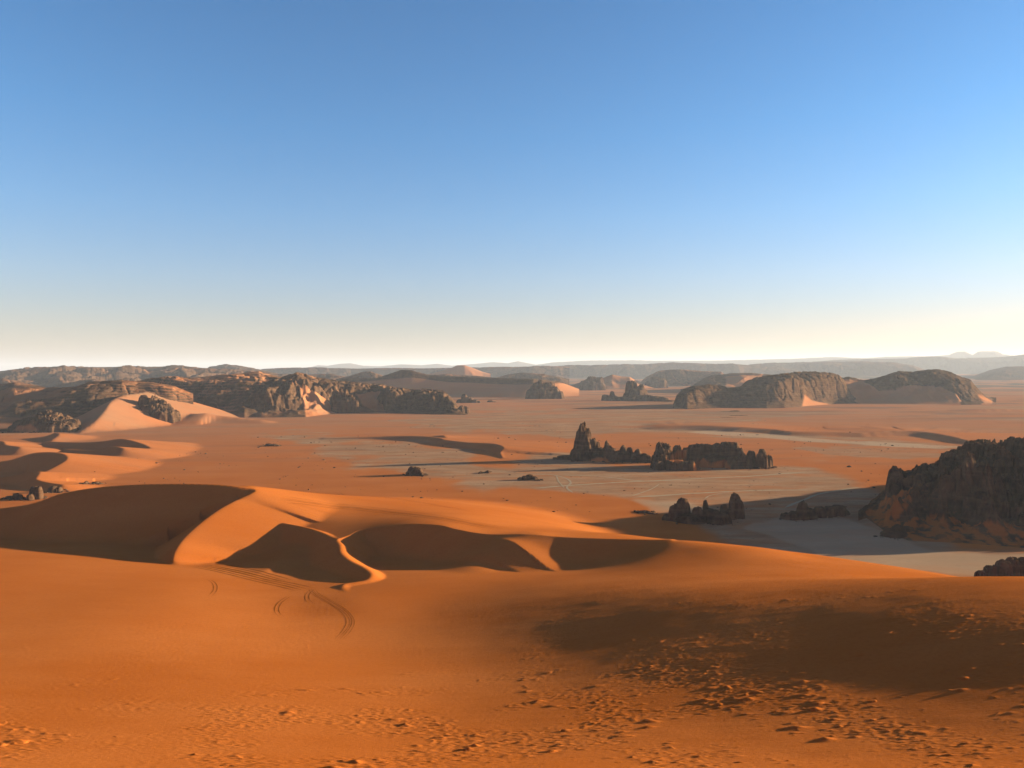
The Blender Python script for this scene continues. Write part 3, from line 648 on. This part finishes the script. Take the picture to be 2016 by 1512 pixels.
tag(hill('mesa', [(960,735),(1000,723),(1060,722),(1100,720),(1122,718),(1160,719),(1230,717),(1260,717),(1322,713),(1350,714),(1400,716),(1450,717),(1520,722),(1600,735)], [(960,744),(1600,744)], 9500, prof='cliff', rough=0.10, lam=700, cell=200, crack=0.08, butt=0.6, seed=80), kind='structure')
tag(hill('mesa', [(1420,740),(1460,720),(1490,716),(1520,714),(1560,714),(1640,712),(1700,711),(1760,713),(1800,720),(1850,738)], [(1420,744),(1850,744)], 10500, prof='cliff', rough=0.08, lam=700, cell=220, crack=0.08, butt=0.5, seed=81), kind='structure')
tag(hill('mesa', [(1560,735),(1600,712),(1650,708),(1720,706),(1780,706),(1810,702),(1850,702),(1880,705),(1950,704),(1980,702),(2016,697),(2080,694),(2200,698),(2400,715)], [(1560,738),(2400,738)], 14000, prof='cliff', rough=0.06, lam=900, cell=260, crack=0.06, butt=0.5, seed=82), kind='structure')
tag(hill('mesa', [(1880,752),(1910,743),(1950,728),(1980,722),(2010,721),(2060,722),(2140,730),(2200,748)], [(1880,750),(2200,750)], 8300, prof='dome', rough=0.06, lam=500, cell=150, crack=0.05, seed=83), kind='structure')
tag(hill('mesa', [(1000,726),(1090,713),(1150,710),(1240,709),(1300,710),(1400,710),(1560,706),(1640,703),(1700,705),(1760,702),(1840,701),(1868,699),(1882,693),(1900,692),(1915,699),(1925,692),(1960,692),(1975,699),(2100,706)], [(1000,734),(2100,734)], 24000, prof='cliff', rough=0.04, lam=1500, cell=500, crack=0.04, butt=0.3, seed=84), kind='structure')
tag(hill('mountain', [(600,726),(625,719),(645,720),(670,716),(690,715),(715,720),(750,721),(790,717),(830,719),(860,716),(890,720),(940,716),(970,713),(1000,715),(1020,711),(1045,716),(1075,722),(1110,726)], [(600,733),(1110,733)], 26000, prof='dome', rough=0.05, lam=1500, cell=500, crack=0.0, seed=85), kind='structure')

# ------------------------------------------------------------------ loose stones round the rocks
rs = np.random.RandomState(5)
APRON = [(1690,1003),(1760,968),(1800,962),(1795,1000),(1830,1020),(2016,1035),(2016,1072),(1800,1062),(1735,1040)]
import bmesh
bmt = bmesh.new(); bmesh.ops.create_icosphere(bmt, subdivisions=1, radius=1.0)
iv = np.array([v.co[:] for v in bmt.verts]); jf = np.array([[v.index for v in f.verts] for f in bmt.faces]); bmt.free()
sx_, sy_, sr_ = (np.array(v) for v in zip(*SCREE))
# a thin scatter over the flats too
ax = rs.uniform(-500, 620, 2600); ay = rs.uniform(560, 1350, 2600)
okk = fbm(ax/70, ay/60, 3, 88) > 0.18
sx_ = np.r_[sx_, ax[okk]]; sy_ = np.r_[sy_, ay[okk]]; sr_ = np.r_[sr_, 0.2+rs.exponential(0.35, okk.sum())]
sz_ = ground_h(sx_.copy(), sy_.copy()); good = np.abs(sz_) < 4; sx_, sy_, sr_, sz_ = sx_[good], sy_[good], np.minimum(sr_[good], 3.2), sz_[good]
n = len(sx_); jit = 1+0.45*(rs.rand(n, len(iv), 1)-0.5)
V = iv[None]*jit*sr_[:, None, None]*np.stack([rs.uniform(0.8, 1.5, n), rs.uniform(0.8, 1.5, n), rs.uniform(0.5, 0.9, n)], -1)[:, None, :]
V = V + np.stack([sx_, sy_, sz_+sr_*0.15], -1)[:, None, :]
F = (jf[None]+(np.arange(n)*len(iv))[:, None, None]).reshape(-1, 3)
me = bpy.data.meshes.new('scree'); me.from_pydata(V.reshape(-1, 3).tolist(), [], F.tolist()); me.materials.append(M_ROCK); me.update()
o = bpy.data.objects.new('scree', me); scene.collection.objects.link(o); tag(o, 'loose dark stones scattered round the rocks and over the pale flats', 'stones', kind='stuff')

# ------------------------------------------------------------------ wheel tracks
def drape(pxs, dmax=1400):
    out = []
    for px, py in pxs:
        d = fwd + rgt*(px-1008)/FP - up*(py-756)/FP
        D = np.arange(90, dmax, 1.0)
        g = ground_h(D*d[0]/d[1], D.copy()); rz = CAMZ+D*d[2]/d[1]
        hit = np.where(rz <= g+0.02)[0]
        if len(hit): out.append((D[hit[0]]*d[0]/d[1], D[hit[0]], 0))
    return out
def track(name, pxs, width, lines, mat, lift=0.05, seed=0, step=1.5):
    w = smooth_line(drape(pxs), 8)
    seg = np.r_[0, np.cumsum(np.hypot(*np.diff(w[:, :2], axis=0).T))]
    s_ = np.arange(0, seg[-1], step); x = np.interp(s_, seg, w[:, 0]); y = np.interp(s_, seg, w[:, 1])
    tx = np.gradient(x); ty = np.gradient(y); L = np.hypot(tx, ty)+1e-9; nx_, ny_ = -ty/L, tx/L
    V = []; F = []
    for off, wd in lines:
        wob = 0.35*width*perlin(s_/40+off, s_*0+seed, seed+5)
        fade = np.clip(np.minimum(s_, s_[-1]-s_)/12, 0.05, 1)*(0.6+0.4*ss(-0.4, 0.3, perlin(s_/9, s_*0+off, seed)))
        b0 = len(V)
        for i in range(len(s_)):
            for q in (-1, 1):
                o2 = off+wob[i]+q*wd*0.5*fade[i]
                V.append((x[i]+nx_[i]*o2, y[i]+ny_[i]*o2))
        for i in range(len(s_)-1):
            F.append((b0+2*i, b0+2*i+2, b0+2*i+3, b0+2*i+1))
    V = np.array(V); z = ground_h(V[:, 0].copy(), V[:, 1].copy())+lift
    me = bpy.data.meshes.new(name); me.from_pydata([(a, b, c) for (a, b), c in zip(V, z)], [], F); me.materials.append(mat); me.update()
    o = bpy.data.objects.new(name, me); scene.collection.objects.link(o); tag(o, kind='structure')
def flat_mat(name, c1, c2, sc):
    m, nt, ns, ls = new_mat(name); g = N(nt, 'ShaderNodeNewGeometry').outputs['Position']
    finish(nt, mix(nt, c1, c2, noise_node(nt, g, sc, 3, 0.6))); return m
M_TYRE = flat_mat('rut_shade_sand', (0.21, 0.052, 0.005), (0.32, 0.082, 0.008), 0.4)  # packed sand, darkened to paint in the shade inside the wheel grooves
M_PALE = flat_mat('pale_dust', (0.37, 0.235, 0.145), (0.44, 0.29, 0.185), 0.1)
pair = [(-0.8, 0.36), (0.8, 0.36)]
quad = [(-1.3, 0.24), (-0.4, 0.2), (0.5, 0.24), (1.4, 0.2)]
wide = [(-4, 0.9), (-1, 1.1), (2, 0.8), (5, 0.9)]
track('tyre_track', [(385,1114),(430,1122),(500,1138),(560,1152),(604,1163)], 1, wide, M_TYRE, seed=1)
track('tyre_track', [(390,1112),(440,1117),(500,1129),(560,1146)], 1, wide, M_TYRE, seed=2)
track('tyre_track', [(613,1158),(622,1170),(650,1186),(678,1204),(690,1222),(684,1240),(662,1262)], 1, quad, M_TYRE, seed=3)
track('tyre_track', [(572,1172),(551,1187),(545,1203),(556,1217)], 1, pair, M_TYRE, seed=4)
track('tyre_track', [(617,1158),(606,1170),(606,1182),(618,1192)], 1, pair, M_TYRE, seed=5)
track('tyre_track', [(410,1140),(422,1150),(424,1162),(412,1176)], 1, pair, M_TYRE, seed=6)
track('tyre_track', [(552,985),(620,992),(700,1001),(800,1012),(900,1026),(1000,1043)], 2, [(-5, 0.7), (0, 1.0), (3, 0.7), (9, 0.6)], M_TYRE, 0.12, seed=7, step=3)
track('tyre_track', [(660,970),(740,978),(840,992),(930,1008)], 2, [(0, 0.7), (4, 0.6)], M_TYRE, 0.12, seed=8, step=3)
for k, (l, w_) in enumerate([([(1050,962),(1120,956),(1200,951),(1300,946),(1400,941),(1500,936),(1590,929)], 5.5), ([(1240,980),(1300,976),(1380,971),(1460,967),(1560,965),(1640,966)], 5.0),
    ([(1050,935),(1080,934),(1108,940),(1124,950),(1116,960),(1130,972)], 2.6), ([(1085,935),(1180,938),(1260,947),(1330,946)], 3.4), ([(1545,1000),(1580,985),(1620,971),(1700,958)], 3.6),
    ([(1240,978),(1280,964),(1300,952)], 1.8), ([(1386,984),(1402,975),(1440,969)], 1.8), ([(1095,936),(1100,948),(1112,962)], 1.8), ([(930,936),(980,930),(1030,932),(1085,934)], 2.0)]):
    track('dirt_track', l, 2.5, [(0, w_)], M_PALE, 0.10, seed=20+k, step=3)

# ------------------------------------------------------------------ haze
hm, nt, ns, ls = new_mat('haze'); v = N(nt, 'ShaderNodeVolumePrincipled')
v.inputs['Color'].default_value = (0.92, 0.86, 0.98, 1); v.inputs['Density'].default_value = 3.4e-5; v.inputs['Anisotropy'].default_value = 0.1
o_ = N(nt, 'ShaderNodeOutputMaterial'); ls.new(v.outputs[0], o_.inputs['Volume'])
import bmesh
bm = bmesh.new(); bmesh.ops.create_cube(bm, size=1.0)
for w_ in bm.verts: w_.co = Vector((w_.co.x*122000, w_.co.y*122000, -140+(w_.co.z+0.5)*900))
me = bpy.data.meshes.new('haze'); bm.to_mesh(me); bm.free(); me.materials.append(hm)
hz = bpy.data.objects.new('haze', me); scene.collection.objects.link(hz); tag(hz, kind='stuff')
